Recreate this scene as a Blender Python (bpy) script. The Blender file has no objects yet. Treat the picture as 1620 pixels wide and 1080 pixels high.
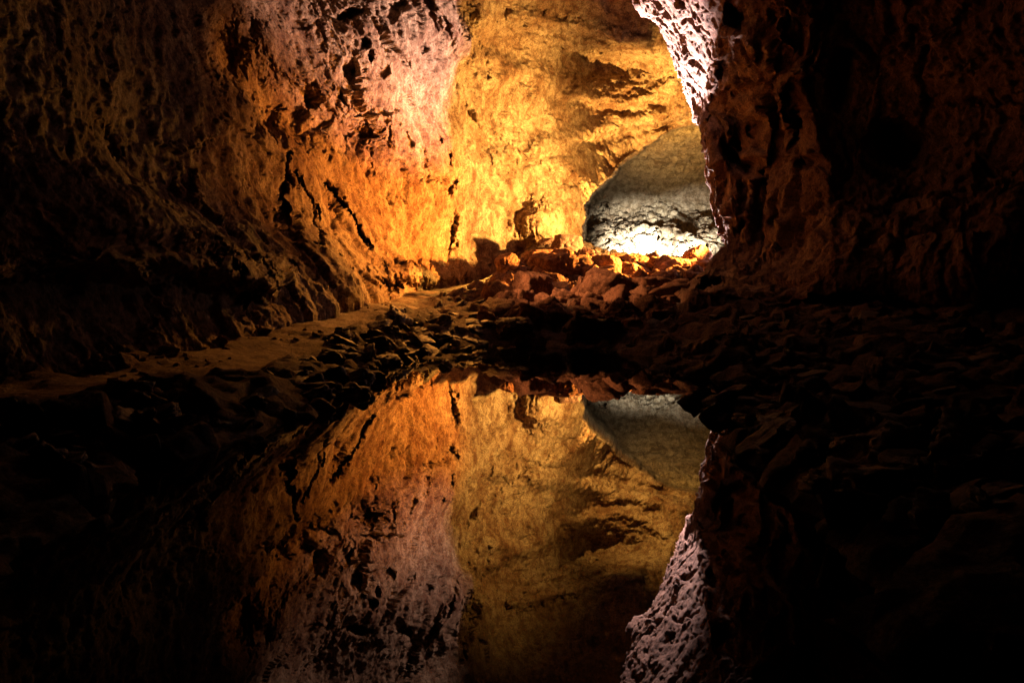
import bpy, bmesh, math, random
import numpy as np
from mathutils import Vector, Matrix, Euler

SC = bpy.context.scene
COL = SC.collection

# ------------------------------------------------------------------ camera
F, CX, CY, HOR, CAMZ = 1200.0, 810.0, 540.0, 455.0, 1.0
PITCH = math.atan((CY - HOR) / F)
cd = bpy.data.cameras.new('camera'); cam = bpy.data.objects.new('camera', cd); COL.objects.link(cam)
cam.location = (0, 0, CAMZ); cam.rotation_euler = (math.pi / 2 - PITCH, 0, 0)
cd.sensor_width = 36; cd.lens = 36 * F / 1620; cd.clip_start = .05; cd.clip_end = 500
SC.camera = cam
cp, sp = math.cos(PITCH), math.sin(PITCH)

def un(px, py, d):
    """pixel of the photograph + distance along Y -> world point (arrays ok)"""
    px = np.asarray(px, float); py = np.asarray(py, float); d = np.asarray(d, float)
    a = (px - CX) / F; b = (CY - py) / F
    ry = cp + b * sp; rz = -sp + b * cp
    t = d / ry
    return np.stack([a * t, d + 0 * a, CAMZ + rz * t], -1)

# ------------------------------------------------------------------ world: no daylight reaches this cave
w = bpy.data.worlds.new('World'); SC.world = w; w.use_nodes = True
w.node_tree.nodes['Background'].inputs[0].default_value = (.5, .3, .2, 1)
w.node_tree.nodes['Background'].inputs[1].default_value = 0.0
SC.view_settings.view_transform = 'Standard'; SC.view_settings.look = 'None'
SC.view_settings.gamma = 1; SC.view_settings.exposure = 0
SC.view_settings.use_curve_mapping = False
SC.render.engine = 'CYCLES'
SC.cycles.max_bounces = 5; SC.cycles.diffuse_bounces = 2

# ------------------------------------------------------------------ cave lamps and added fill spots
def lamp(px, py, d, to, power, color, size=60, blend=.6, radius=.12, kind='SPOT', name='cave_lamp_or_fill'):
    l = bpy.data.lights.new(name, kind); o = bpy.data.objects.new(name, l); COL.objects.link(o)
    p = Vector(un(px, py, d)); o.location = p
    l.energy = power; l.color = color; l.shadow_soft_size = radius
    l.cycles.use_multiple_importance_sampling = False
    if kind == 'SPOT':
        l.spot_size = math.radians(size); l.spot_blend = blend
        q = Vector(un(*to)); o.rotation_euler = (q - p).to_track_quat('-Z', 'Y').to_euler()
    return o
AMB = (1.0, .44, .06); YEL = (1.0, .56, .13); ORG = (1.0, .335, .045); PNK = (1.0, .66, .60); GRN = (1.0, .98, .88)
lamp(1157, 362, 22.0, (800, 270, 26.2), 26000, YEL, 86, 1.0)         # vault key, from behind the foot of the right wall
lamp(940, 394, 27.8, (1060, 180, 32), 20000, YEL, 80, 1.0)         # upper vault, from behind the crest
lamp(1158, 368, 21.5, (655, 410, 20.2), 34000, ORG, 71, 1.0)       # left wall
lamp(803, 411, 23.0, (725, 462, 19.5), 4000, AMB, 56, 1.0)          # path and foot of the wall
lamp(1160, 330, 23.5, (590, 10, 19.0), 29000, PNK, 42, 1.0)        # pinkish spot behind the right wall
lamp(985, 397, 27.7, (1082, 60, 20.2), 125000, PNK, 26, .7)        # pinkish lamp behind the crest, up to the overhang
lamp(905, 398, 24.4, (1190, 180, 17), 2000, PNK, 22, .8)           # rims of the right wall
lamp(1050, 396, 25.6, (1140, 310, 19.8), 26000, PNK, 34, .8)
lamp(1160, 395, 22.0, (1100, 400, 22), 220, PNK, 150, .6, kind='POINT')
lamp(1010, 385, 31.5, (1010, 412, 36.3), 42000, GRN, 52, 1.0)        # white lamps of the far chamber
lamp(1000, 404, 34.0, (1010, 350, 38), 350, (1, .90, .66), 140, .9)
lamp(700, 300, 12.0, (1240, 300, 15), 42, ORG, 50, 1.0, radius=.6)  # weak fill added in open air to lift the right wall
lamp(600, 230, 15.0, (960, 485, 15.8), 2900, (1, .40, .13), 38, 1.0, radius=.3)  # added fill spot in open air, brightens the front of the rockfall
lamp(1090, 396, 33.0, (1095, 398, 36.5), 9000, GRN, 56, 1.0)
lamp(770, 225, 22.6, (640, 486, 14.0), 6500, ORG, 28, 1.0)          # added spot in open air, rakes the path and left bank stones

# ------------------------------------------------------------------ noise
rng = np.random.default_rng(7)
PERM = rng.permutation(256); PERM = np.concatenate([PERM, PERM, PERM[:2]])
G = rng.normal(size=(256, 3)); G /= np.linalg.norm(G, axis=1)[:, None]
def perlin(p):
    sh = p.shape[:-1]; p = p.reshape(-1, 3).astype(np.float32)
    i = np.floor(p).astype(np.int64); f = p - i; i &= 255
    u = f * f * f * (f * (f * 6 - 15) + 10)
    out = np.zeros(len(p), np.float32)
    for dx in (0, 1):
        hx = PERM[i[:, 0] + dx]; wx = u[:, 0] if dx else 1 - u[:, 0]
        for dy in (0, 1):
            hy = PERM[(hx + i[:, 1] + dy) & 255]; wy = u[:, 1] if dy else 1 - u[:, 1]
            for dz in (0, 1):
                h = PERM[(hy + i[:, 2] + dz) & 255]; wz = u[:, 2] if dz else 1 - u[:, 2]
                g = G[h]
                out += wx * wy * wz * (g[:, 0] * (f[:, 0] - dx) + g[:, 1] * (f[:, 1] - dy) + g[:, 2] * (f[:, 2] - dz))
    return out.reshape(sh) * 1.6
def fbm(p, f0, octs, gain=.5, off=0., ridged=False):
    a, s, o = 1., 0., 0.
    for k in range(octs):
        n = perlin(p * f0 * (2.03 ** k) + off + 17.3 * k)
        if ridged: n = 1 - 2 * np.abs(n)
        o = o + a * n; s += a; a *= gain
    return o / s
def worley(p, seed=0):
    sh = p.shape[:-1]; p = p.reshape(-1, 3).astype(np.float32)
    i = np.floor(p).astype(np.int64); f = p - i
    d1 = np.full(len(p), 9., np.float32); d2 = d1.copy(); idm = np.zeros(len(p), np.int64)
    R = np.random.default_rng(seed).random((256, 3)).astype(np.float32)
    for dx in (-1, 0, 1):
        for dy in (-1, 0, 1):
            for dz in (-1, 0, 1):
                h = PERM[(PERM[(PERM[(i[:, 0] + dx) & 255] + i[:, 1] + dy) & 255] + i[:, 2] + dz) & 255]
                q = R[h] + np.array([dx, dy, dz], np.float32) - f
                d = np.sqrt((q * q).sum(1))
                m = d < d1
                d2 = np.where(m, d1, np.minimum(d2, d)); idm = np.where(m, h, idm); d1 = np.where(m, d, d1)
    return d1.reshape(sh), d2.reshape(sh), idm.reshape(sh)
FD = np.random.default_rng(99).normal(size=(256, 3)).astype(np.float32)
FD /= np.linalg.norm(FD, axis=1)[:, None]
def facets(p, seed=0):
    """broken faces: every cell of the rock is cut at its own tilt; returns (tilt height, distance to the joint)"""
    sh = p.shape[:-1]; p = p.reshape(-1, 3).astype(np.float32)
    i = np.floor(p).astype(np.int32); f = p - i
    d1 = np.full(len(p), 9., np.float32); d2 = d1.copy(); h = np.zeros(len(p), np.float32)
    R = np.random.default_rng(seed).random((256, 3)).astype(np.float32)
    for dx in (-1, 0, 1):
        for dy in (-1, 0, 1):
            for dz in (-1, 0, 1):
                k = PERM[(PERM[(PERM[(i[:, 0] + dx) & 255] + i[:, 1] + dy) & 255] + i[:, 2] + dz) & 255]
                q = R[k] + np.array([dx, dy, dz], np.float32) - f
                d = np.sqrt((q * q).sum(1)); m = d < d1
                t = (q * FD[k]).sum(1) + .35 * FD[(k + 91) & 255, 0]
                d2 = np.where(m, d1, np.minimum(d2, d)); h = np.where(m, t, h); d1 = np.where(m, d, d1)
    return h.reshape(sh), (d2 - d1).reshape(sh)
def sstep(a, b, x):
    t = np.clip((x - a) / (b - a), 0, 1); return t * t * (3 - 2 * t)

class TPS:
    def __init__(s, pts, vals, scale):
        s.p = np.array(pts, float) / scale; s.scale = scale
        n = len(s.p); K = s.k(s.p, s.p) + np.eye(n) * 1e-4
        P = np.hstack([np.ones((n, 1)), s.p]); A = np.zeros((n + 3, n + 3))
        A[:n, :n] = K; A[:n, n:] = P; A[n:, :n] = P.T
        s.c = np.linalg.solve(A, np.concatenate([vals, [0, 0, 0]]))
    def k(s, a, b):
        r2 = ((a[:, None, :] - b[None]) ** 2).sum(-1) + 1e-12
        return .5 * r2 * np.log(r2)
    def __call__(s, x, y):
        sh = np.broadcast(x, y).shape
        q = np.stack([np.broadcast_to(x, sh).ravel(), np.broadcast_to(y, sh).ravel()], -1) / s.scale
        out = s.c[-3] + q @ s.c[-2:]
        for j in range(len(s.p)):
            r2 = ((q - s.p[j]) ** 2).sum(1) + 1e-12
            out = out + s.c[j] * .5 * r2 * np.log(r2)
        return out.reshape(sh)

# ------------------------------------------------------------------ mesh helpers
def mesh_from(name, V, Fc, mat, smooth=True):
    me = bpy.data.meshes.new(name)
    V = np.asarray(V, np.float32).reshape(-1, 3); Fc = np.asarray(Fc, np.int32)
    k = Fc.shape[1]
    me.vertices.add(len(V)); me.vertices.foreach_set('co', V.ravel())
    me.loops.add(Fc.size); me.loops.foreach_set('vertex_index', Fc.ravel())
    me.polygons.add(len(Fc)); me.polygons.foreach_set('loop_start', np.arange(0, Fc.size, k, dtype=np.int32))
    me.polygons.foreach_set('use_smooth', np.full(len(Fc), smooth))
    me.update(calc_edges=True)
    me.materials.append(mat)
    return me
def grid_faces(nr, nc):
    a = (np.arange(nr - 1)[:, None] * nc + np.arange(nc - 1)[None]).ravel()
    return np.stack([a, a + nc, a + nc + 1, a + 1], -1)
def link(name, me, label=None, cat=None, group=None, kind=None):
    o = bpy.data.objects.new(name, me); COL.objects.link(o)
    for k, v in (('label', label), ('category', cat), ('group', group), ('kind', kind)):
        if v: o[k] = v
    return o
def grid_normals(P):
    du = np.gradient(P, axis=1); dv = np.gradient(P, axis=0)
    n = np.cross(du, dv); n /= np.linalg.norm(n, axis=-1)[..., None] + 1e-9
    return n

# ------------------------------------------------------------------ materials
def rock_mat(name, cols, scale=1., bump=.5, rough=.85, streak=True, spec=.3, fine=1., dim=.68):
    cols = [tuple(dim * q for q in c) if i != 2 else c for i, c in enumerate(cols)]
    m = bpy.data.materials.new(name); m.use_nodes = True
    nt = m.node_tree; N = nt.nodes; L = nt.links
    bs = N['Principled BSDF']; bs.inputs['Roughness'].default_value = rough
    bs.inputs['Specular IOR Level'].default_value = spec
    geo = N.new('ShaderNodeNewGeometry')
    mp = N.new('ShaderNodeMapping'); L.new(geo.outputs['Position'], mp.inputs[0])
    mp.inputs['Scale'].default_value = (scale, scale, scale * (.8 if streak else 1))
    mp.inputs['Rotation'].default_value = (0, .35 if streak else 0, 0)
    def noise(s, det, ro=.6, dist=0.):
        n = N.new('ShaderNodeTexNoise'); L.new(mp.outputs[0], n.inputs['Vector'])
        n.inputs['Scale'].default_value = s; n.inputs['Detail'].default_value = det
        n.inputs['Roughness'].default_value = ro; n.inputs['Distortion'].default_value = dist
        return n.outputs['Fac']
    n1 = noise(.55, 8, .68, .6); n2 = noise(3.2, 8, .72, .3); n3 = noise(9, 6, .75)
    r1 = N.new('ShaderNodeValToRGB'); L.new(n1, r1.inputs[0])
    e = r1.color_ramp.elements; e[0].position = .40; e[0].color = (*cols[0], 1); e[1].position = .60; e[1].color = (*cols[1], 1)
    r2 = N.new('ShaderNodeValToRGB'); L.new(n2, r2.inputs[0])
    e = r2.color_ramp.elements; e[0].position = .42; e[0].color = (*cols[2], 1); e[1].position = .56; e[1].color = (1, 1, 1, 1)
    mx = N.new('ShaderNodeMixRGB'); mx.blend_type = 'MULTIPLY'; mx.inputs[0].default_value = .85
    L.new(r1.outputs[0], mx.inputs[1]); L.new(r2.outputs[0], mx.inputs[2])
    # mineral crust in pale flecks
    r3 = N.new('ShaderNodeValToRGB'); L.new(n3, r3.inputs[0])
    e = r3.color_ramp.elements; e[0].position = .60; e[0].color = (0, 0, 0, 1); e[1].position = .72; e[1].color = (.6, .6, .6, 1)
    m2 = N.new('ShaderNodeMixRGB'); L.new(r3.outputs[0], m2.inputs[0]); L.new(mx.outputs[0], m2.inputs[1])
    m2.inputs[2].default_value = (*cols[3], 1)
    # pepper of fine dark pores and grains
    n4 = noise(20, 5, .8); r4 = N.new('ShaderNodeValToRGB'); L.new(n4, r4.inputs[0])
    e = r4.color_ramp.elements; e[0].position = .40; e[0].color = (.34, .30, .28, 1); e[1].position = .54; e[1].color = (1, 1, 1, 1)
    m3 = N.new('ShaderNodeMixRGB'); m3.blend_type = 'MULTIPLY'; m3.inputs[0].default_value = .9
    L.new(m2.outputs[0], m3.inputs[1]); L.new(r4.outputs[0], m3.inputs[2])
    L.new(m3.outputs[0], bs.inputs['Base Color'])
    b1 = noise(7 * fine, 9, .72, .4); b2 = noise(26 * fine, 6, .75)
    vo = N.new('ShaderNodeTexVoronoi'); L.new(mp.outputs[0], vo.inputs['Vector']); vo.inputs['Scale'].default_value = 11 * fine
    ma = N.new('ShaderNodeMath'); ma.operation = 'MULTIPLY_ADD'; L.new(b2, ma.inputs[0]); ma.inputs[1].default_value = .35; L.new(b1, ma.inputs[2])
    mb = N.new('ShaderNodeMath'); mb.operation = 'MULTIPLY_ADD'; L.new(vo.outputs['Distance'], mb.inputs[0]); mb.inputs[1].default_value = .10; L.new(ma.outputs[0], mb.inputs[2])
    bp = N.new('ShaderNodeBump'); bp.inputs['Strength'].default_value = bump; bp.inputs['Distance'].default_value = .10
    L.new(mb.outputs[0], bp.inputs['Height']); L.new(bp.outputs[0], bs.inputs['Normal'])
    return m
M_WALL = rock_mat('ochre_lava_rock', [(.36, .20, .10), (.62, .45, .28), (.42, .28, .19), (.70, .60, .45)], bump=.8)
M_RIGHT = rock_mat('red_brown_lava_rock', [(.26, .15, .11), (.38, .25, .19), (.45, .36, .32), (.5, .38, .32)], bump=.7)
M_ALC = rock_mat('grey_green_rock', [(.36, .26, .16), (.52, .42, .28), (.40, .34, .25), (.68, .63, .5)], bump=.6, streak=False)
M_BOULD = rock_mat('broken_red_basalt', [(.30, .15, .10), (.42, .24, .17), (.40, .32, .30), (.50, .36, .28)], scale=1.6, bump=.55, streak=False)
M_GROUND = rock_mat('stony_cave_ground', [(.15, .085, .06), (.23, .14, .10), (.4, .34, .3), (.32, .23, .18)], scale=1.5, bump=.7, streak=False)
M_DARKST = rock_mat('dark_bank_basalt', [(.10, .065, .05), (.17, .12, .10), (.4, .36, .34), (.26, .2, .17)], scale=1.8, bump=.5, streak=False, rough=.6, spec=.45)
M_PATH = rock_mat('trodden_earth', [(.32, .20, .13), (.46, .32, .21), (.5, .42, .36), (.5, .38, .27)], scale=1.6, bump=.7, streak=False)

# ------------------------------------------------------------------ ground
gp = []   # (X, Y, z)
def g_pix(px, py, d):
    p = un(px, py, d); gp.append((p[0], p[1], p[2]))
def shore(px, py):
    # intersection with z = 0
    b = (CY - py) / F; ry = cp + b * sp; rz = -sp + b * cp
    t = -CAMZ / rz; gp.append(((px - CX) / F * t, ry * t, 0.))
for q in [(1071, 591), (1100, 640), (1130, 683), (1165, 715), (1240, 800), (1340, 900), (1000, 560), (940, 548), (860, 546), (782, 548),
          (700, 550), (640, 568), (570, 614), (480, 660), (400, 684), (300, 720), (180, 770), (60, 840), (-60, 920)]: shore(*q)
def shoal(px, py):
    b = (CY - py) / F; ry = cp + b * sp; rz = -sp + b * cp
    t = -CAMZ / rz; gp.append(((px - CX) / F * t, ry * t, -.28))
for q in [(950, 566), (860, 564), (770, 567), (705, 573), (665, 592), (610, 630), (520, 676), (440, 708), (340, 750), (1030, 605), (1062, 650), (1090, 700), (1125, 740), (1195, 830)]: shoal(*q)
for q in [(780, 442, 24.5), (740, 450, 22.8), (700, 459, 20.5), (600, 483, 15.0), (500, 512, 11.5), (400, 545, 9.3), (300, 568, 7.8), (100, 605, 6.2),
          (550, 490, 13.6), (450, 517, 11), (350, 549, 9), (200, 582, 7.2), (0, 612, 6), (-300, 668, 4.5), (650, 464, 17.8), (800, 428, 25.6),
          (520, 525, 10.6), (640, 492, 13.8), (720, 482, 17.0), (770, 480, 17.0), (720, 510, 14.7), (420, 570, 8.5), (280, 600, 7),
          (800, 500, 14.6), (860, 500, 14.6), (920, 500, 14.3), (990, 503, 14.2), (920, 470, 17), (920, 426, 21), (920, 392, 26), (890, 380, 27.5), (840, 398, 25.5),
          (1000, 470, 17), (1000, 440, 20.5), (1000, 408, 26), (1060, 415, 25), (1060, 450, 19), (1100, 412, 23.5), (1110, 432, 20), (850, 465, 18), (860, 416, 22.5), (860, 386, 27),
          (1085, 465, 15.5), (1200, 484, 14), (1400, 486, 13), (1620, 494, 12), (1900, 500, 11), (1150, 520, 11.5), (1250, 540, 9.8), (1400, 560, 8.6), (1620, 590, 7.5),
          (1250, 640, 6.2), (1400, 700, 5.0)]: g_pix(*q)
gp += [(0, 32, .9), (3, 31.5, .9), (6, 31, .9), (9, 30, 1.0), (5, 36, 1.), (10, 36, 1.), (0, 10, -.5), (0, 7, -.7), (.5, 4, -.7), (-.5, 2, -.6), (1.8, 7, -.15), (-1.2, 8, -.3), (0, -1, -.6), (4, 1.5, .3), (-3, 2, -.1), (-4.5, 1.5, .3),
       (-8, 3, .6), (9, 2, .6), (14, 10, .8), (-12, 10, .8), (-8, 25, 1.4), (14, 25, 1.2), (14, 36, 1.3), (-8, 36, 1.5)]
GZ = TPS([(a, b) for a, b, c in gp], np.array([c for a, b, c in gp]), 6.)
path_c = np.array([un(*q)[:2] for q in [(815, 431, 25.5), (780, 443, 24.0), (740, 451, 22.2), (690, 462, 19.6), (600, 485, 14.8), (500, 514, 11.3), (400, 548, 9.0), (290, 576, 7.4), (100, 612, 6.0), (-150, 680, 4.4)]])
path_w = np.array([.25, .5, .6, .55, .5, .5, .55, .6, .6, .6])
def path_dist(x, y):
    """distance to path centre line / local half width"""
    best = np.full(np.shape(x), 99.)
    for k in range(len(path_c) - 1):
        a, b = path_c[k], path_c[k + 1]; ab = b - a
        t = np.clip(((x - a[0]) * ab[0] + (y - a[1]) * ab[1]) / (ab @ ab), 0, 1)
        d = np.hypot(x - a[0] - t * ab[0], y - a[1] - t * ab[1]) / (path_w[k] * (1 - t) + path_w[k + 1] * t)
        best = np.minimum(best, d)
    return best
def ground_z(x, y):
    return GZ(x, y)
# uneven spacing: finer near the camera
gx = np.linspace(-13, 15, 520); gy = 1.0 + 36 * np.linspace(0, 1, 620) ** 1.35 - 3
X, Y = np.meshgrid(gx, gy); 
wz = .5 * fbm(np.stack([X, Y, 0 * X], -1), .6, 3)
wz2 = fbm(np.stack([X, Y, 0 * X + 4], -1), 2.2, 4, .65)
PD = path_dist(X + .5 * wz + .25 * wz2, Y + .3 * wz)
pm = 1 - sstep(.85, 1.25, PD)
Z = ground_z(X, Y)
P3 = np.stack([X, Y, Z], -1)
d1, d2, _ = worley(P3 * 2.6 + .25 * np.stack([wz, -wz, wz], -1), 3)
e1, e2, _ = worley(P3 * 6.5, 4); gf, gg = facets(P3 * 2.4 + .3 * np.stack([wz, -wz, wz], -1), 51)
rough = .14 * gf + .10 * (.6 - d1) + .07 * (.6 - e1) + .05 * fbm(P3, 2.2, 4) + .02 * fbm(P3, 9, 3)
Z = Z + rough * (1 - .80 * pm) + .05 * pm * fbm(P3, 1.3, 5, .6)
V = np.stack([X, Y, Z], -1)
Fc = grid_faces(*X.shape)
fm = (pm.ravel()[Fc].mean(1) > .5) & (V[..., 2].ravel()[Fc].min(1) > .02)
link('cave_floor', mesh_from('cave_floor', V, Fc[~fm], M_GROUND), kind='structure')
def compact(Vv, Ff):
    u, inv = np.unique(Ff, return_inverse=True); return Vv.reshape(-1, 3)[u], inv.reshape(Ff.shape)
link('path', mesh_from('path', *compact(V, Fc[fm]), M_PATH), kind='structure')

# ------------------------------------------------------------------ water
wm = bpy.data.materials.new('still_dark_water'); wm.use_nodes = True
b = wm.node_tree.nodes['Principled BSDF']; b.inputs['Base Color'].default_value = (.004, .004, .003, 1)
b.inputs['Roughness'].default_value = .0; b.inputs['IOR'].default_value = 1.333
link('water', mesh_from('water', [(-9, -4, 0), (9, -4, 0), (9, 15, 0), (-9, 15, 0)], [[0, 1, 2, 3]], wm, False), kind='structure')

# ------------------------------------------------------------------ cavities and ridges given in photo pixels
def ell(px, py, x, y, rx, ry, ang=0., p=2.):
    c, s = math.cos(math.radians(ang)), math.sin(math.radians(ang))
    u = ((px - x) * c + (py - y) * s) / rx; v = (-(px - x) * s + (py - y) * c) / ry
    return np.sqrt(u * u + v * v)
def seg_dist(px, py, pts):
    best = np.full(np.shape(px), 1e9)
    for (x0, y0), (x1, y1) in zip(pts[:-1], pts[1:]):
        dx, dy = x1 - x0, y1 - y0
        t = np.clip(((px - x0) * dx + (py - y0) * dy) / (dx * dx + dy * dy), 0, 1)
        best = np.minimum(best, np.hypot(px - x0 - t * dx, py - y0 - t * dy))
    return best
def poly_sdf(px, py, pts):
    """signed distance, negative inside"""
    d = seg_dist(px, py, pts + [pts[0]]); ins = np.zeros(np.shape(px), bool)
    for (x0, y0), (x1, y1) in zip(pts, pts[1:] + [pts[0]]):
        c = ((y0 > py) != (y1 > py)) & (px < (x1 - x0) * (py - y0) / (y1 - y0 + 1e-9) + x0)
        ins ^= c
    return np.where(ins, -d, d)

# ------------------------------------------------------------------ left wall, vault and far chamber
base_x = [-700, -300, 0, 200, 350, 450, 550, 650, 715, 800, 900, 960, 1500]
base_y = [775, 668, 615, 583, 548, 515, 487, 462, 449, 426, 408, 425, 425]
ctrl = [(-700, 775, 3), (-300, 668, 4.5), (0, 615, 6), (200, 583, 7.3), (350, 548, 9), (450, 515, 11), (550, 487, 13.8), (650, 462, 18.2), (715, 449, 22), (800, 426, 26), (900, 408, 28),
        (-700, 300, 3.2), (-300, 300, 4.6), (0, 440, 6.0), (0, 380, 6.3), (0, 300, 7.0), (200, 470, 8.0), (200, 370, 8.2), (200, 300, 9.4), (350, 470, 10.), (350, 400, 10.4), (350, 330, 12), (350, 200, 12.6),
        (450, 450, 12), (450, 380, 13.2), (450, 250, 14.5), (550, 430, 14.8), (550, 350, 16.5), (550, 200, 17), (550, 80, 17.5), (650, 430, 19.), (650, 415, 19.6), (650, 350, 20.3), (650, 200, 20.7),
        (650, 80, 19.8), (715, 430, 22.4), (715, 400, 22.8), (715, 300, 23.2), (715, 150, 23.3), (715, 50, 22.0), (800, 400, 26.2), (800, 300, 26.4), (800, 150, 26.2), (800, 50, 25.2),
        (900, 380, 28.6), (900, 300, 29), (900, 200, 30), (900, 100, 29.3), (900, 40, 27.7), (1000, 300, 32), (1000, 200, 32.5), (1000, 150, 31.5), (1000, 60, 28), (1100, 250, 33), (1100, 180, 32), (1100, 60, 28.5), (1300, 200, 33), (1300, 50, 30), (1500, 300, 33),
        (0, 100, 7.6), (200, 100, 10), (350, 50, 13.), (450, 50, 15.2), (-300, 0, 4.8), (-700, 0, 3.4),
        (500, -60, 17.5), (650, -60, 20), (800, -60, 24), (1000, -60, 25.5), (1300, -60, 27),
        (-700, -300, 3.6), (-300, -300, 5), (0, -300, 7.6), (200, -300, 10), (400, -250, 13.5), (600, -250, 16.5), (800, -250, 19.5), (1000, -250, 20.5), (1300, -250, 22), (1500, 0, 30),
        (-700, -700, 3.6), (-300, -700, 5), (0, -700, 7), (300, -700, 9), (600, -700, 11), (900, -700, 12), (1200, -700, 13), (1500, -700, 14), (1500, -250, 22)]
LD = TPS([(a, c) for a, c, d in ctrl], np.log([d for a, c, d in ctrl]), 500.)
px1 = np.concatenate([np.linspace(-700, -100, 110, endpoint=False), np.linspace(-100, 250, 170, endpoint=False), np.linspace(250, 1180, 600), np.linspace(1184, 1500, 50)])
nb = 20
vv = np.concatenate([np.linspace(0, .30, 90, endpoint=False), np.linspace(.30, 1, 420)])   # fraction from py=-700 to base
PX = np.broadcast_to(px1, (len(vv), len(px1))).copy()
bY = np.interp(px1, base_x, base_y)
top = -700
# map so that .30 is py=-190
fr = np.where(vv <= .3, vv / .3 * 510, 0)
PY = np.where(vv[:, None] <= .3, top + fr[:, None], -190 + (vv[:, None] - .3) / .7 * (bY[None] + 190))
D = np.exp(LD(PX, PY))
# warp the pixel coordinates a little so the drawn features get ragged outlines
P = un(PX, PY, D)
wx = fbm(P, .9, 6, .72, 5.) ; wy = fbm(P, .9, 6, .72, 50.)
amp = F / D * .4
QX = PX + amp * wx; QY = PY + amp * wy
# wide cavities, slots and cracks: (x, y, rx, ry, angle, depth)
dep = np.zeros_like(D)
for x, y, rx, ry, an, dd in [(345, 112, 34, 58, -25, 1.6), (478, 160, 30, 24, 0, 1.3), (400, 40, 26, 20, 30, .7), (432, 195, 14, 42, 12, .8), (270, 300, 40, 30, 0, .6),
        (446, 352, 7, 22, -28, .9), (530, 308, 8, 24, -35, 1.0), (611, 452, 27, 8, 3, 1.6), (455, 285, 8, 14, 0, .6), (395, 200, 20, 14, 0, .7), (325, 235, 8, 12, 0, .5),
        (715, 368, 7, 30, 3, 2.2), (711, 296, 8, 14, 0, 1.6), (700, 248, 5, 14, 3, 1.2), (680, 225, 6, 7, 0, .8), (664, 283, 8, 9, 0, .7),
        (558, 22, 19, 9, -15, 1.4), (628, 12, 9, 16, 30, 1.3), (562, 110, 12, 14, 0, 1.1), (582, 66, 9, 9, 0, .9), (594, 84, 6, 8, 0, .9), (668, 75, 4, 9, 5, 1.), (614, 120, 12, 8, 20, .7),
        (545, 155, 9, 10, 0, .6), (650, 100, 6, 5, 0, .6), (570, 210, 28, 7, 8, .7), (505, 205, 24, 9, -10, .7), (595, 270, 10, 14, 0, .4),
        (404, 470, 7, 14, -20, .8), (372, 480, 9, 10, 0, .8), (300, 440, 60, 16, 8, .7), (450, 430, 8, 10, 0, .5), (540, 428, 7, 10, 0, .6), (525, 412, 5, 5, 0, .5),
        (110, 400, 90, 22, 8, .7), (180, 230, 40, 30, 20, .6)]:
    e = ell(QX, QY, x, y, rx, ry, an); dep += .62 * dd * (1 - sstep(-.3, 1.5, e))
# long cracks
for pts, wd, dd in [([(520, 295), (560, 345), (575, 372), (590, 395)], 3.5, .5), ([(640, 215), (680, 290), (690, 340)], 9, .15),
                    ([(330, 400), (380, 440), (385, 500)], 4, .4), ([(470, 270), (500, 330), (490, 400)], 4, .3),
                    ([(455, 240), (440, 300), (452, 345)], 5, .4)]:
    dep += dd * (1 - sstep(.3, 1.3, seg_dist(QX, QY, pts) / wd))
# recess in the vault: sharp upper lip, gentle bottom
u = ell(QX, QY, 965, 112, 92, 48, 2)
dep += 2.0 * (1 - sstep(.2, 1.2, u)) * sstep(80, 92, QY - .03 * (QX - 955)) * sstep(160, 95, QY)
u = seg_dist(QX, QY, [(735, 18), (770, 62), (830, 80), (905, 92)])
dep += .55 * (1 - sstep(.2, 2.2, u / 16)) * sstep(0, 6, (QY - 18) - (QX - 735) * .42 + 8)
# arch-shaped scar
dep += .16 * (1 - sstep(.0, 2.4, seg_dist(QX, QY, [(782, 195), (786, 165), (800, 140), (830, 120)]) / 6))
dep -= .25 * (1 - sstep(.0, 2.4, seg_dist(QX, QY, [(774, 185), (778, 155), (795, 130), (825, 113)]) / 8))
# long ledges sweeping across the vault
for pts, wd, dd in [([(790, 250), (900, 222), (1000, 188), (1110, 160)], 15, .55), ([(830, 30), (930, 44), (1020, 72)], 14, .5), ([(740, 150), (800, 210), (870, 262), (930, 290)], 16, .4),
                    ([(900, 150), (980, 165), (1060, 140)], 11, .4), ([(1040, 205), (1090, 232), (1140, 240)], 10, .4)]:
    q = seg_dist(QX, QY, pts) / wd
    dep -= dd * (1 - sstep(.0, 1.7, q)); dep += .6 * dd * (1 - sstep(.0, .8, seg_dist(QX, QY - wd * 1.1, pts) / wd))
# swellings
dep -= 1.9 * (1 - sstep(.0, 1.2, ell(QX, QY, 870, 350, 66, 66))) * sstep(282, 340, QY - .006 * (QX - 862) ** 2)
dep -= 1.0 * (1 - sstep(.2, 1.2, ell(QX, QY, 705, 30, 26, 90, -28)))
dep += .5 * (1 - sstep(.0, 1.6, seg_dist(QX, QY, [(715, -60), (740, 30), (770, 110)]) / 14))
dep -= 1.2 * (1 - sstep(.1, 1.3, ell(QX, QY, 680, 430, 100, 24, -3)))
dep -= .9 * (1 - sstep(.1, 1.3, seg_dist(QX, QY, [(0, 395), (150, 385), (300, 405), (420, 450)]) / 34))
dep -= .8 * (1 - sstep(.0, 1.4, seg_dist(QX, QY, [(450, -300), (560, -40), (615, 80), (660, 190), (700, 300)]) / 95))
dep += .8 * (1 - sstep(.0, 1.5, seg_dist(QX, QY, [(345, 60), (430, 150), (500, 190), (570, 205)]) / 42))
dep -= .5 * (1 - sstep(.2, 1.2, ell(QX, QY, 1075, 130, 30, 60, -25)))
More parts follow.
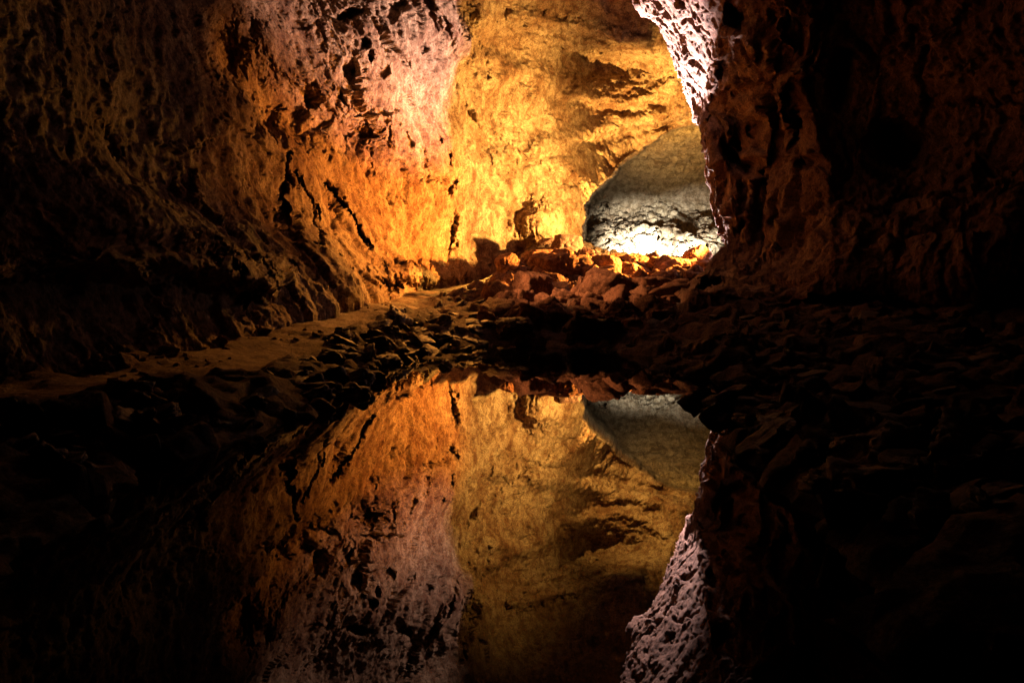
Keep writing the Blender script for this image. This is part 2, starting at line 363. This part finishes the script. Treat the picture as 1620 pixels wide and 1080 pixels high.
# far chamber
AL = [(921, 520), (921, 372), (926, 322), (955, 292), (985, 264), (1015, 238), (1045, 212), (1080, 200), (1130, 194), (1300, 190), (1300, 520)]
sd = poly_sdf(QX * .55 + PX * .45, QY * .55 + PY * .45, AL)
inside = sstep(3.0, -3.5, sd)
D2 = 34.0 + 6.5 * sstep(190, 320, PY) + 1.0 * sstep(1080, 940, PX) - 5.5 * sstep(322, 420, QY)
Dd = (D + dep) * (1 - inside) + D2 * inside
P = un(PX, PY, Dd)
n = grid_normals(un(PX, PY, D * (1 - inside) + D2 * inside))
toc = -P / np.linalg.norm(P, axis=-1)[..., None]
sgn = np.sign((n * toc).sum(-1)); sgn[sgn == 0] = 1; n = n * sgn[..., None]
# damp displacement across the step where the sheet runs along the line of depth
edge = 1 - np.exp(-(sd / 7.) ** 2) * .8
S = np.stack([P[..., 0] + .35 * P[..., 2], P[..., 1], P[..., 2] * .8 - .15 * P[..., 0]], -1)
pinkm = 1 - sstep(.6, 1.3, seg_dist(QX, QY, [(470, -300), (590, 0), (630, 120), (700, 300)]) / 80)
h = .55 * fbm(P, .22, 2, .5, 3.)
calm = .45 + .55 * sstep(330, 520, QX)
wv = np.stack([wx, wy, -wx], -1)
f1, g1 = facets(S * .62 + .30 * wv, 31); f2, g2 = facets(S * 1.7 + .45 * wv, 32); f3, g3 = facets(S * 4.6 + .5 * wv, 33)
fm1 = sstep(-.35, .3, fbm(P, .35, 3, .5, 55.))
h = h + .15 * fbm(S, .75, 4, .55, 9.) + .15 * calm * f1 + .075 * f2 * (.4 + .6 * fm1) * calm + .032 * f3
h = h + .06 * fbm(S, 2.6, 3, .6, 21.) + .045 * fbm(S, 6.0, 4, .75, 31.)
crack = 1 - sstep(.0, .06, g1)
h = h - .07 * crack * calm * sstep(.1, .5, fbm(P, .5, 2, .5, 70.))
p1, p2, _ = worley(S * 2.0 + .8 * np.stack([wy, wx, wx], -1), 12)
pit = (1 - sstep(.12, .36, p1))
pp1, _, _ = worley(P * 5.2, 13)
pit2 = 1 - sstep(.10, .36, pp1)
clus = sstep(-.25, .35, fbm(P, .8, 3, .6, 77.)); pw = .10 + .9 * clus
h = h - pinkm * (.12 * pit * pw * clus + .06 * pit2 * clus - .07 * fbm(S, 2.6, 5, .65, 90., True)) - (1 - pinkm) * .03 * pit * sstep(-.1, .4, fbm(P, .7, 2, .5, 33.))
# chamber slope: thin broken strata
slope = inside * sstep(312, 335, QY)
st = np.stack([P[..., 0] * .8, P[..., 1], P[..., 2] * 3.4 + .5 * P[..., 0]], -1)
s1, s2, _ = worley(st * .9 + .4 * np.stack([wx, wy, wx], -1), 14)
h = h + slope * (.2 * (.5 - s1) + .28 * fbm(st, .9, 5, .65, 41., True) + .35 * fbm(P, 1.5, 4, .6, 44.)) - inside * (1 - slope) * h * .1
P = P + n * (h * edge)[..., None]
# skirt below the ground
zs = np.linspace(0, 1, 8)[1:, None]
skirt = np.repeat(P[-1:, :, :], 7, 0).copy(); skirt[..., 2] -= 1.8 * zs
P = np.concatenate([P, skirt], 0)
Fc = grid_faces(*P.shape[:2])
ins_v = np.concatenate([inside, np.repeat(inside[-1:], 7, 0)], 0).ravel()
px_v = np.broadcast_to(px1, P.shape[:2]).ravel()
fin = ins_v[Fc].mean(1) > .5
fl = (px_v[Fc].mean(1) < 716) & ~fin
rest = ~fin & ~fl
link('cave_wall', mesh_from('cave_wall', *compact(P, Fc[fl]), M_WALL), 'rough orange lit cave wall rising left of the path', kind='structure')
link('cave_vault', mesh_from('cave_vault', *compact(P, Fc[rest]), M_WALL), 'golden lit rock vault behind the boulders', kind='structure')
link('chamber_wall', mesh_from('chamber_wall', *compact(P, Fc[fin]), M_ALC), 'grey green rock of the far chamber lit white at its foot', kind='structure')

# ------------------------------------------------------------------ right wall
sy = [-700, -300, -120, 0, 60, 120, 190, 260, 330, 370, 395, 415, 435, 460, 482, 500]
sx = [860, 950, 985, 1015, 1045, 1075, 1105, 1126, 1136, 1146, 1152, 1128, 1104, 1086, 1082, 1082]
sdp = [14, 18.5, 20.0, 20.8, 21.5, 22, 21, 20.5, 19.8, 19.5, 19.0, 17.8, 16.6, 15.8, 15.5, 15.5]
ry_ = [-700, -300, -120, 0, 60, 120, 190, 260, 330, 370, 395, 500]
rw = [300, 230, 190, 148, 95, 45, 14, 12, 16, 14, 12, 10]          # width of the face that catches the far light
rows = np.concatenate([np.linspace(-700, -190, 70, endpoint=False), np.linspace(-190, 490, 400)])
t = np.concatenate([np.linspace(-1, 0, 60, endpoint=False), np.linspace(0, 1, 560)])
SIL = np.interp(rows, sy, sx)[:, None]; SD = np.interp(rows, sy, sdp)[:, None]; RW = np.interp(rows, ry_, rw)[:, None]
k = np.ones(9) / 9
SIL = np.convolve(np.pad(SIL[:, 0], 4, 'edge'), k, 'valid')[:, None]; SD = np.convolve(np.pad(SD[:, 0], 4, 'edge'), k, 'valid')[:, None]
tt = t[None]
tp = np.clip(tt, 0, 1); tn = np.clip(-tt, 0, 1)
# front: first 18% of t crosses the lit face, the rest the broad dark face
a1 = np.clip(tp / .18, 0, 1); a2 = np.clip((tp - .18) / .82, 0, 1)
PX = SIL + RW * (a1 ** 1.4) + (2100 - SIL - RW) * (a2 ** 1.15) + 260 * tn ** 1.6
PYr = np.broadcast_to(rows[:, None], PX.shape)
DR = SD - (1.2 + RW * .022) * a1 ** .8
pl = 7.3 / np.maximum(.8 * (PX - CX) / F + .6 * (HOR - PYr) / F, .12)          # overhanging face that leans out over the passage
kk = sstep(215, 150, PYr) * sstep(-420, -200, PYr)
DR = DR * (1 - kk) + np.minimum(pl, 22.5) * kk
ctrlr = [(1100, 0, 16.8), (1200, 0, 15.2), (1100, 250, 18.2), (1170, 250, 17.0), (1200, 380, 15.8), (1150, 440, 14.6), (1085, 470, 15.3), (1200, 484, 13.6), (1400, 486, 12.8), (1620, 494, 12), (2000, 500, 11), (2100, 300, 9),
         (1300, 0, 14.6), (1300, 200, 15.6), (1300, 330, 14.8), (1300, 400, 13.6), (1450, 300, 14.2), (1450, 360, 13.0), (1450, 420, 12.5), (1600, 290, 12.8), (1600, 340, 11.8), (1600, 420, 11.4), (1620, 100, 12.6), (1450, 100, 14.2),
         (1100, -200, 13.8), (1300, -200, 12.), (1620, -200, 11), (2100, -200, 8), (1100, -700, 9.5), (1600, -700, 7.5), (2100, -700, 6)]
RD = TPS([(a, c) for a, c, d in ctrlr], np.log([d for a, c, d in ctrlr]), 400.)
DB = np.exp(RD(PX, PYr))
mixw = sstep(0, .22, a2)
D = DR * (1 - mixw) + DB * mixw
D = np.where(a2 > 0, np.minimum(D, DR + 2), D) + 9. * tn
P0 = un(PX, PYr, D)
wx = fbm(P0, .9, 4, .6, 105.); wy = fbm(P0, .9, 4, .6, 150.)
QX = PX + F / D * .22 * wx; QY = PYr + F / D * .22 * wy
front = (tt >= 0)
dep = np.zeros_like(D)
for x, y, rx, ry, an, dd in [(1165, 240, 22, 30, 10, .9), (1195, 268, 26, 12, 0, .7), (1140, 300, 14, 30, 0, .5), (1200, 205, 10, 12, 0, .6), (1262, 200, 8, 40, 5, .7), (1180, 140, 26, 14, -30, .5),
        (1290, 260, 18, 14, 0, .5), (1175, 15, 20, 26, 10, 1.0), (1120, 448, 22, 12, -20, 1.), (1230, 478, 90, 14, 2, .8), (1330, 120, 20, 60, 8, .6), (1420, 230, 60, 50, 0, .9), (1240, 345, 10, 22, 5, .4), (1350, 480, 120, 14, 2, .7),
        (1150, 105, 16, 22, 20, .5), (1218, 60, 10, 40, 5, .4)]:
    e = ell(QX, QY, x, y, rx, ry, an); dep += front * dd * (1 - sstep(.3, 1.25, e))
for pts, wd, dd in [([(1230, 40), (1233, 62), (1252, 74)], 6, .45), ([(1278, 20), (1276, 70), (1262, 110)], 8, .45), ([(1300, 60), (1290, 100), (1285, 108)], 5, .35), ([(1225, 100), (1229, 118)], 6, .4),
                    ([(1285, 108), (1250, 125), (1235, 150), (1232, 180), (1242, 195)], 7, .6), ([(1196, 178), (1210, 196), (1212, 230), (1208, 258), (1188, 290)], 7, .65),
                    ([(1155, 190), (1160, 230), (1178, 250), (1202, 242)], 7, .6), ([(1133, 110), (1125, 150), (1118, 190)], 6, .35), ([(1190, 290), (1182, 340), (1186, 380)], 8, .4),
                    ([(1260, 118), (1290, 200), (1310, 300)], 14, .35), ([(1350, 345), (1450, 325), (1620, 292)], 16, .3), ([(1150, 330), (1165, 350), (1178, 342)], 6, .4)]:
    dep -= front * dd * (1 - sstep(.1, 1.5, seg_dist(QX, QY, pts) / wd))
P = un(PX, PYr, D + dep)
n = grid_normals(P0)
ref = np.stack([-np.ones_like(D), -np.ones_like(D) * .8, 0 * D], -1)
sgn = np.sign((n * ref).sum(-1)); sgn[sgn == 0] = 1; n *= sgn[..., None]
S = np.stack([P[..., 0] - .1 * P[..., 2], P[..., 1], P[..., 2] * .5], -1)
lit = (1 - sstep(.95, 1.0, a1)) * front
lowm = 1 - .75 * sstep(380, 430, PYr) 
h = .30 * fbm(P, .3, 2, .5, 203.) + (.16 * fbm(S, .9, 5, .6, 209.) + .10 * fbm(S, 3, 3, .6, 221.)) * (.35 + .65 * lowm) + .04 * fbm(S, 7, 3, .65, 231.)
p1, _, _ = worley(P * 2.6 + .3 * np.stack([wy, wx, wx], -1), 15); p2, _, _ = worley(P * 5.6, 16)
lit = lit * sstep(230, 150, PYr) * np.ones_like(D)
cl2 = sstep(-.1, .4, fbm(P, 1.2, 3, .6, 277.))
h = h * (1 - .35 * lit) - lit * cl2 * (.16 * (1 - sstep(.1, .36, p1)) + .08 * (1 - sstep(.1, .36, p2)))
wv = np.stack([wx, wy, -wx], -1)
f1, g1 = facets(S * .8 + .3 * wv, 41); f2, g2 = facets(S * 2.2 + .4 * wv, 42); f3, g3 = facets(P * 6 + .4 * wv, 43)
lowr = .35 + .65 * lowm
litm = (1 - sstep(.95, 1.0, a1)) * front * sstep(230, 150, PYr)
h = h + ((.22 * f1 + .12 * f2) * lowr + .035 * f3) * (1 - .62 * litm)
h = h - .14 * (1 - sstep(0, .08, g1)) * sstep(.0, .4, fbm(P, .5, 2, .5, 270.))
P = P + n * h[..., None]
skirt = np.repeat(P[-1:, :, :], 7, 0).copy(); skirt[..., 2] -= 1.8 * zs
P = np.concatenate([P, skirt], 0)
link('cave_pillar_wall', mesh_from('cave_pillar_wall', P, grid_faces(*P.shape[:2]), M_RIGHT), 'dark red brown cave wall right of the pool with a pink lit edge', kind='structure')

# ------------------------------------------------------------------ boulders
def ico(sub):
    bm = bmesh.new(); bmesh.ops.create_icosphere(bm, subdivisions=sub, radius=1)
    v = np.array([q.co[:] for q in bm.verts]); f = np.array([[q.index for q in fc.verts] for fc in bm.faces]); bm.free(); return v, f
ICO4 = ico(4); ICO5 = ico(5)
def rock_verts(seed, boxy=.0, ic=ICO4, npl=12, rough=.05, strata=0., rnd=0.):
    r = np.random.default_rng(seed); v, f = ic
    nn = r.normal(size=(npl, 3)); nn /= np.linalg.norm(nn, axis=1)[:, None]
    ax = np.array([[1, 0, 0], [-1, 0, 0], [0, 1, 0], [0, -1, 0], [0, 0, 1], [0, 0, -1]], float) + r.normal(size=(6, 3)) * .14
    ax /= np.linalg.norm(ax, axis=1)[:, None]
    dd = r.uniform(.72, 1.0, npl) + boxy * .35; da = r.uniform(.62, .85, 6) if boxy > 0 else r.uniform(.75, 1.0, 6)
    A = np.vstack([nn, ax]); Dn = np.concatenate([dd, da]); Dn = Dn * (1 - rnd) + .95 * rnd
    dots = v @ A.T
    rr = np.where(dots > .05, Dn[None] / np.maximum(dots, .05), 9.)
    k = 26.; rad = -np.log(np.exp(-k * np.minimum(rr, 3)).sum(1)) / k
    q = v * rad[:, None]
    o = r.uniform(0, 90, 3)
    w1_, w2_, _ = worley(q * 2.3 + o, 21)
    h = -rough * .9 * (1 - sstep(0, .25, w2_ - w1_)) + rough * (1.5 * fbm(q, 1.6, 3, .6, o) + 1.0 * fbm(q, 4.5, 4, .65, o + 9, True))
    if strata: h = h + strata * fbm(q * np.array([3.2, 3.2, .5]), 2.2, 3, .6, o, True)
    q = q + v * h[:, None]
    return q, f
def ray_ground(px, py, strict=False):
    d = np.linspace(2.2, 31, 500); p = un(np.full(500, px), np.full(500, py), d)
    z = ground_z(p[:, 0], p[:, 1]) ; below = np.where(p[:, 2] <= np.maximum(z, 0))[0]
    if len(below): return p[below[0]]
    if strict: return None
    i = np.argmin(p[:, 2] - np.maximum(z, 0) + np.where(d < 12, 9, 0)); return p[i]
def boulder(name, label, cat, px, py, wp, hp, seed, boxy=0., rot=(0, 0, 0), deep=.9, mat=None, strata=0., sink=.12, dist=None, group=None, npl=12, rough=.07, rnd=0.):
    g = ray_ground(px, py + hp * .40) if dist is None else un(px, py + hp * .4, dist)
    if dist is None and py < 412: g = un(px, py, min(g[1], 26.3))
    if 'left end of the rockfall' in label: g = un(px, py + hp * .4, 21.3)
    d = g[1] + .15
    kz = 1.0 if dist else 1.05 if py < 412 else 1.28
    W = kz * wp * d / F / 2; H = kz * hp * d / F / 2
    q, f = rock_verts(seed, boxy, ICO5, npl, rough, strata, rnd)
    Rm = np.array(Euler([math.radians(a) for a in rot]).to_matrix())
    q = q @ Rm.T
    lo, hi = q.min(0), q.max(0); q = (q - (lo + hi) / 2) / ((hi - lo) / 2)
    q = q * np.array([W, W * deep, H])
    c = un(px, py, d + W * deep * .5)
    o = link(name, mesh_from(name, q, f, mat or M_BOULD), label, cat, group)
    o.location = (c[0], c[1], c[2] - sink * H)
    return o
BG = 'large boulders of the rockfall'
BL = [
 ('rounded red boulder crowning the rockfall against the golden wall', 897, 387, 50, 34, 1, 0, (0, 0, 0), .9, 0),
 ('low reddish boulder left of the crowning boulder', 866, 384, 34, 16, 21, 0, (0, 0, 0), .9, 0),
 ('wide flat orange topped slab at the upper left of the rockfall', 851, 408, 66, 30, 2, .6, (0, 6, 20), .9, 0),
 ('dark angular boulder at the left end of the rockfall beside the path', 802, 418, 32, 32, 3, 0, (0, 10, 0), .9, 0),
 ('broad red brown block in the upper middle of the rockfall', 890, 424, 80, 46, 4, .3, (0, -8, 30), .8, 0),
 ('small dark hooked rock at the right of the crowning boulder', 929, 400, 24, 20, 5, 0, (0, 20, 0), .9, 0),
 ('upright square block with vertical streaks in the left of the rockfall', 838, 460, 60, 58, 6, 1, (0, 4, 24), .9, .10),
 ('pale orange topped stone at the foot of the upright square block', 811, 475, 38, 26, 7, .2, (0, 10, 0), .9, 0),
 ('large wedge block with a dark undercut face in the centre of the rockfall', 962, 456, 72, 62, 8, .3, (8, -14, 40), .9, .04),
 ('narrow leaning slab between the upright block and the wedge block', 924, 462, 26, 46, 9, .6, (0, 18, 10), .8, 0),
 ('pointed light brown rock above the wedge block', 960, 424, 36, 38, 10, 0, (0, 8, 0), .9, 0),
 ('brown block right of the wedge block', 1034, 458, 52, 38, 11, .2, (0, -6, 20), .9, 0),
 ('long low tilted slab below the brown block on the right', 1046, 478, 56, 20, 12, .5, (0, -18, 0), .8, 0),
 ('peaked bright pink boulder against the right wall', 1104, 405, 44, 38, 13, 0, (0, 0, 0), .8, 0),
 ('orange boulder left of the peaked pink boulder', 1072, 420, 30, 22, 14, 0, (0, 0, 0), .9, 0),
 ('pinkish white boulder on the right crest of the rockfall', 1046, 419, 34, 24, 15, .2, (0, 0, 0), .9, 0),
 ('dark red rock right of the pointed light brown rock', 992, 428, 36, 26, 16, 0, (0, 0, 0), .9, 0),
 ('small brown rock on the crest before the white lit slope', 1008, 412, 30, 20, 17, 0, (0, 0, 0), .9, 0),
 ('dark rock left of the pointed light brown rock', 936, 434, 28, 30, 22, 0, (0, 0, 0), .9, 0),
 ('dark rock wedged behind the upright square block', 872, 446, 34, 30, 18, 0, (0, 14, 0), .9, 0),
 ('brown rock below the narrow leaning slab', 890, 470, 34, 28, 19, 0, (0, 14, 0), .9, 0),
 ('flat lit stone at the foot of the rockfall near the water', 948, 492, 34, 14, 20, .4, (0, 4, 0), .9, 0),
 ('squat red stone low on the rockfall left of the dark rounded pool boulder', 890, 502, 40, 24, 24, 0, (0, 8, 0), .9, 0),
 ('angular brown stone low on the rockfall above the dark rounded pool boulder', 985, 500, 46, 24, 25, .2, (0, -8, 0), .9, 0),
 ('red brown stone at the far left foot of the rockfall', 784, 492, 40, 24, 26, .2, (0, 10, 0), .9, 0),
 ('low brown stone on the slope right of the rockfall foot', 1052, 502, 44, 22, 27, .2, (0, -10, 0), .9, 0),
 ('flat orange stone below the brown rock near the water', 862, 490, 40, 14, 23, .4, (0, -4, 0), .9, 0),
]
for lb, px, py, wp, hp, sd_, bx, rt, dp, stt in BL:
    boulder('boulder', lb, 'boulder', px, py, wp, hp, sd_, bx, rt, dp, strata=stt, group=BG)
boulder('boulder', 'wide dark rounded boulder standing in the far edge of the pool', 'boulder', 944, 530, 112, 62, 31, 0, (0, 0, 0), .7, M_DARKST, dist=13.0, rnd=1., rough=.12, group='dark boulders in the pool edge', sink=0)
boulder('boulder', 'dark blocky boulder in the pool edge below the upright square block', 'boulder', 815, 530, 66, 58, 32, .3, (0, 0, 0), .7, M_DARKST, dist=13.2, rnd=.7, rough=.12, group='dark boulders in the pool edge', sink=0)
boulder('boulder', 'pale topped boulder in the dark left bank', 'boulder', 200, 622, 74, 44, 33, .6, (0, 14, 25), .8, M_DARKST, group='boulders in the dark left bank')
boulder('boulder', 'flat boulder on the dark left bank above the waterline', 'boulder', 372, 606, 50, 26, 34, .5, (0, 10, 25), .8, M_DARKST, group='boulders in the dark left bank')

# stones: a few shared shapes, each stone an object of its own
random.seed(5)
VAR = {}
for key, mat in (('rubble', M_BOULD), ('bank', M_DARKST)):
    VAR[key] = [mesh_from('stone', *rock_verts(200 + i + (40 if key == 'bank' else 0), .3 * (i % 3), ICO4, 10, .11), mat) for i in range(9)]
def inpoly(x, y, pts):
    return poly_sdf(np.array([x]), np.array([y]), pts)[0] < 0
def scatter(name, key, poly, count, smin, smax, label, group, flat=(.5, .8), tilt=25, long=1.3, bias=1., zones=None):
    xs = [p[0] for p in poly]; ys = [p[1] for p in poly]; n_ = 0; tries = 0
    while n_ < count and tries < 6000:
        tries += 1
        x, y = random.uniform(min(xs), max(xs)), random.uniform(min(ys), max(ys))
        if not inpoly(x, y, poly): continue
        g = ray_ground(x, y, True)
        if g is None or g[1] > 27.5 or (key == 'bank' and path_dist(np.array(g[0]), np.array(g[1])) < 1.15): continue
        s = smin * (smax / smin) ** (random.random() ** bias)
        fl = random.uniform(*flat)
        lb = label.format(size=('flat ' if fl < .5 * (flat[0] + flat[1]) else 'chunky ') + ('bigger' if s > (smin * smax) ** .5 else 'small'), place=next(t for lim, t in zones if x < lim) if zones else '')
        o = link(name, VAR[key][random.randrange(9)], lb, 'stone', group)
        o.location = (g[0], g[1], g[2] + s * .12)
        o.scale = (s * random.uniform(1, long), s * random.uniform(.8, 1.1), s * fl)
        o.rotation_euler = (math.radians(random.gauss(0, tilt)), math.radians(random.gauss(12, tilt)), random.uniform(0, 6.28))
        n_ += 1
scatter('rubble_stone', 'rubble', [(775, 470), (795, 430), (850, 400), (930, 398), (1000, 410), (1060, 412), (1140, 402), (1090, 462), (1050, 505), (1000, 520), (930, 512), (770, 512)], 285, .10, .42,
        '{size} broken red brown stone {place}', zones=[(850, 'beside the upright square block of the rockfall'), (925, 'below the crowning boulder of the rockfall'), (1000, 'around the large wedge block of the rockfall'), (1058, 'around the brown block right of the wedge block'), (9999, 'between the peaked pink boulder and the right wall')], group='small stones between the boulders of the rockfall', flat=(.6, .95), long=1.4, bias=1.6)
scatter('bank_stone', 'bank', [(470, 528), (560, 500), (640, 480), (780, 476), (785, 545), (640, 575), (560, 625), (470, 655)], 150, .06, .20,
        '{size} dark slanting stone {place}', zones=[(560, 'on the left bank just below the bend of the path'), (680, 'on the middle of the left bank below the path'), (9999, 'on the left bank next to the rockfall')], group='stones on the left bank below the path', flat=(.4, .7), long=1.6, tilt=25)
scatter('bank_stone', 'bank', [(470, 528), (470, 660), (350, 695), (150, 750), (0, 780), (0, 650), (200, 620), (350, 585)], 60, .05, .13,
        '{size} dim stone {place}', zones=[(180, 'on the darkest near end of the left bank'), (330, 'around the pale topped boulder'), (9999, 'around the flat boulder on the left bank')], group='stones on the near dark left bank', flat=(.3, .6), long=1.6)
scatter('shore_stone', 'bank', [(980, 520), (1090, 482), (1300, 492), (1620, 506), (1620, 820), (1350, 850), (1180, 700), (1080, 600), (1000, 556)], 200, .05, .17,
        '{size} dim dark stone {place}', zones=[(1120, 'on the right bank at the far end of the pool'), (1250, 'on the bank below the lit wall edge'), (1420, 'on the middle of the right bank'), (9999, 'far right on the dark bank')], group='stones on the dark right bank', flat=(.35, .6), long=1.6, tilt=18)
scatter('foot_stone', 'rubble', [(130, 575), (300, 540), (450, 500), (600, 466), (760, 428), (770, 438), (610, 476), (460, 515), (310, 556), (130, 600)], 60, .04, .16,
        '{size} brown stone at the left wall foot {place}', zones=[(300, 'on its dark near stretch'), (520, 'beside the middle of the path'), (9999, 'beside the lit end of the path')], group='stones along the foot of the left wall', flat=(.5, .8), long=1.3)
scatter('path_pebble', 'rubble', [(130, 600), (310, 556), (460, 515), (620, 476), (790, 436), (790, 462), (620, 496), (460, 545), (310, 590), (130, 635)], 70, .015, .05,
        '{size} pebble lying on the trodden path {place}', zones=[(350, 'at its dark near end'), (560, 'at its middle'), (9999, 'at its lit far end')], group='pebbles on the path', flat=(.5, .8), long=1.3)
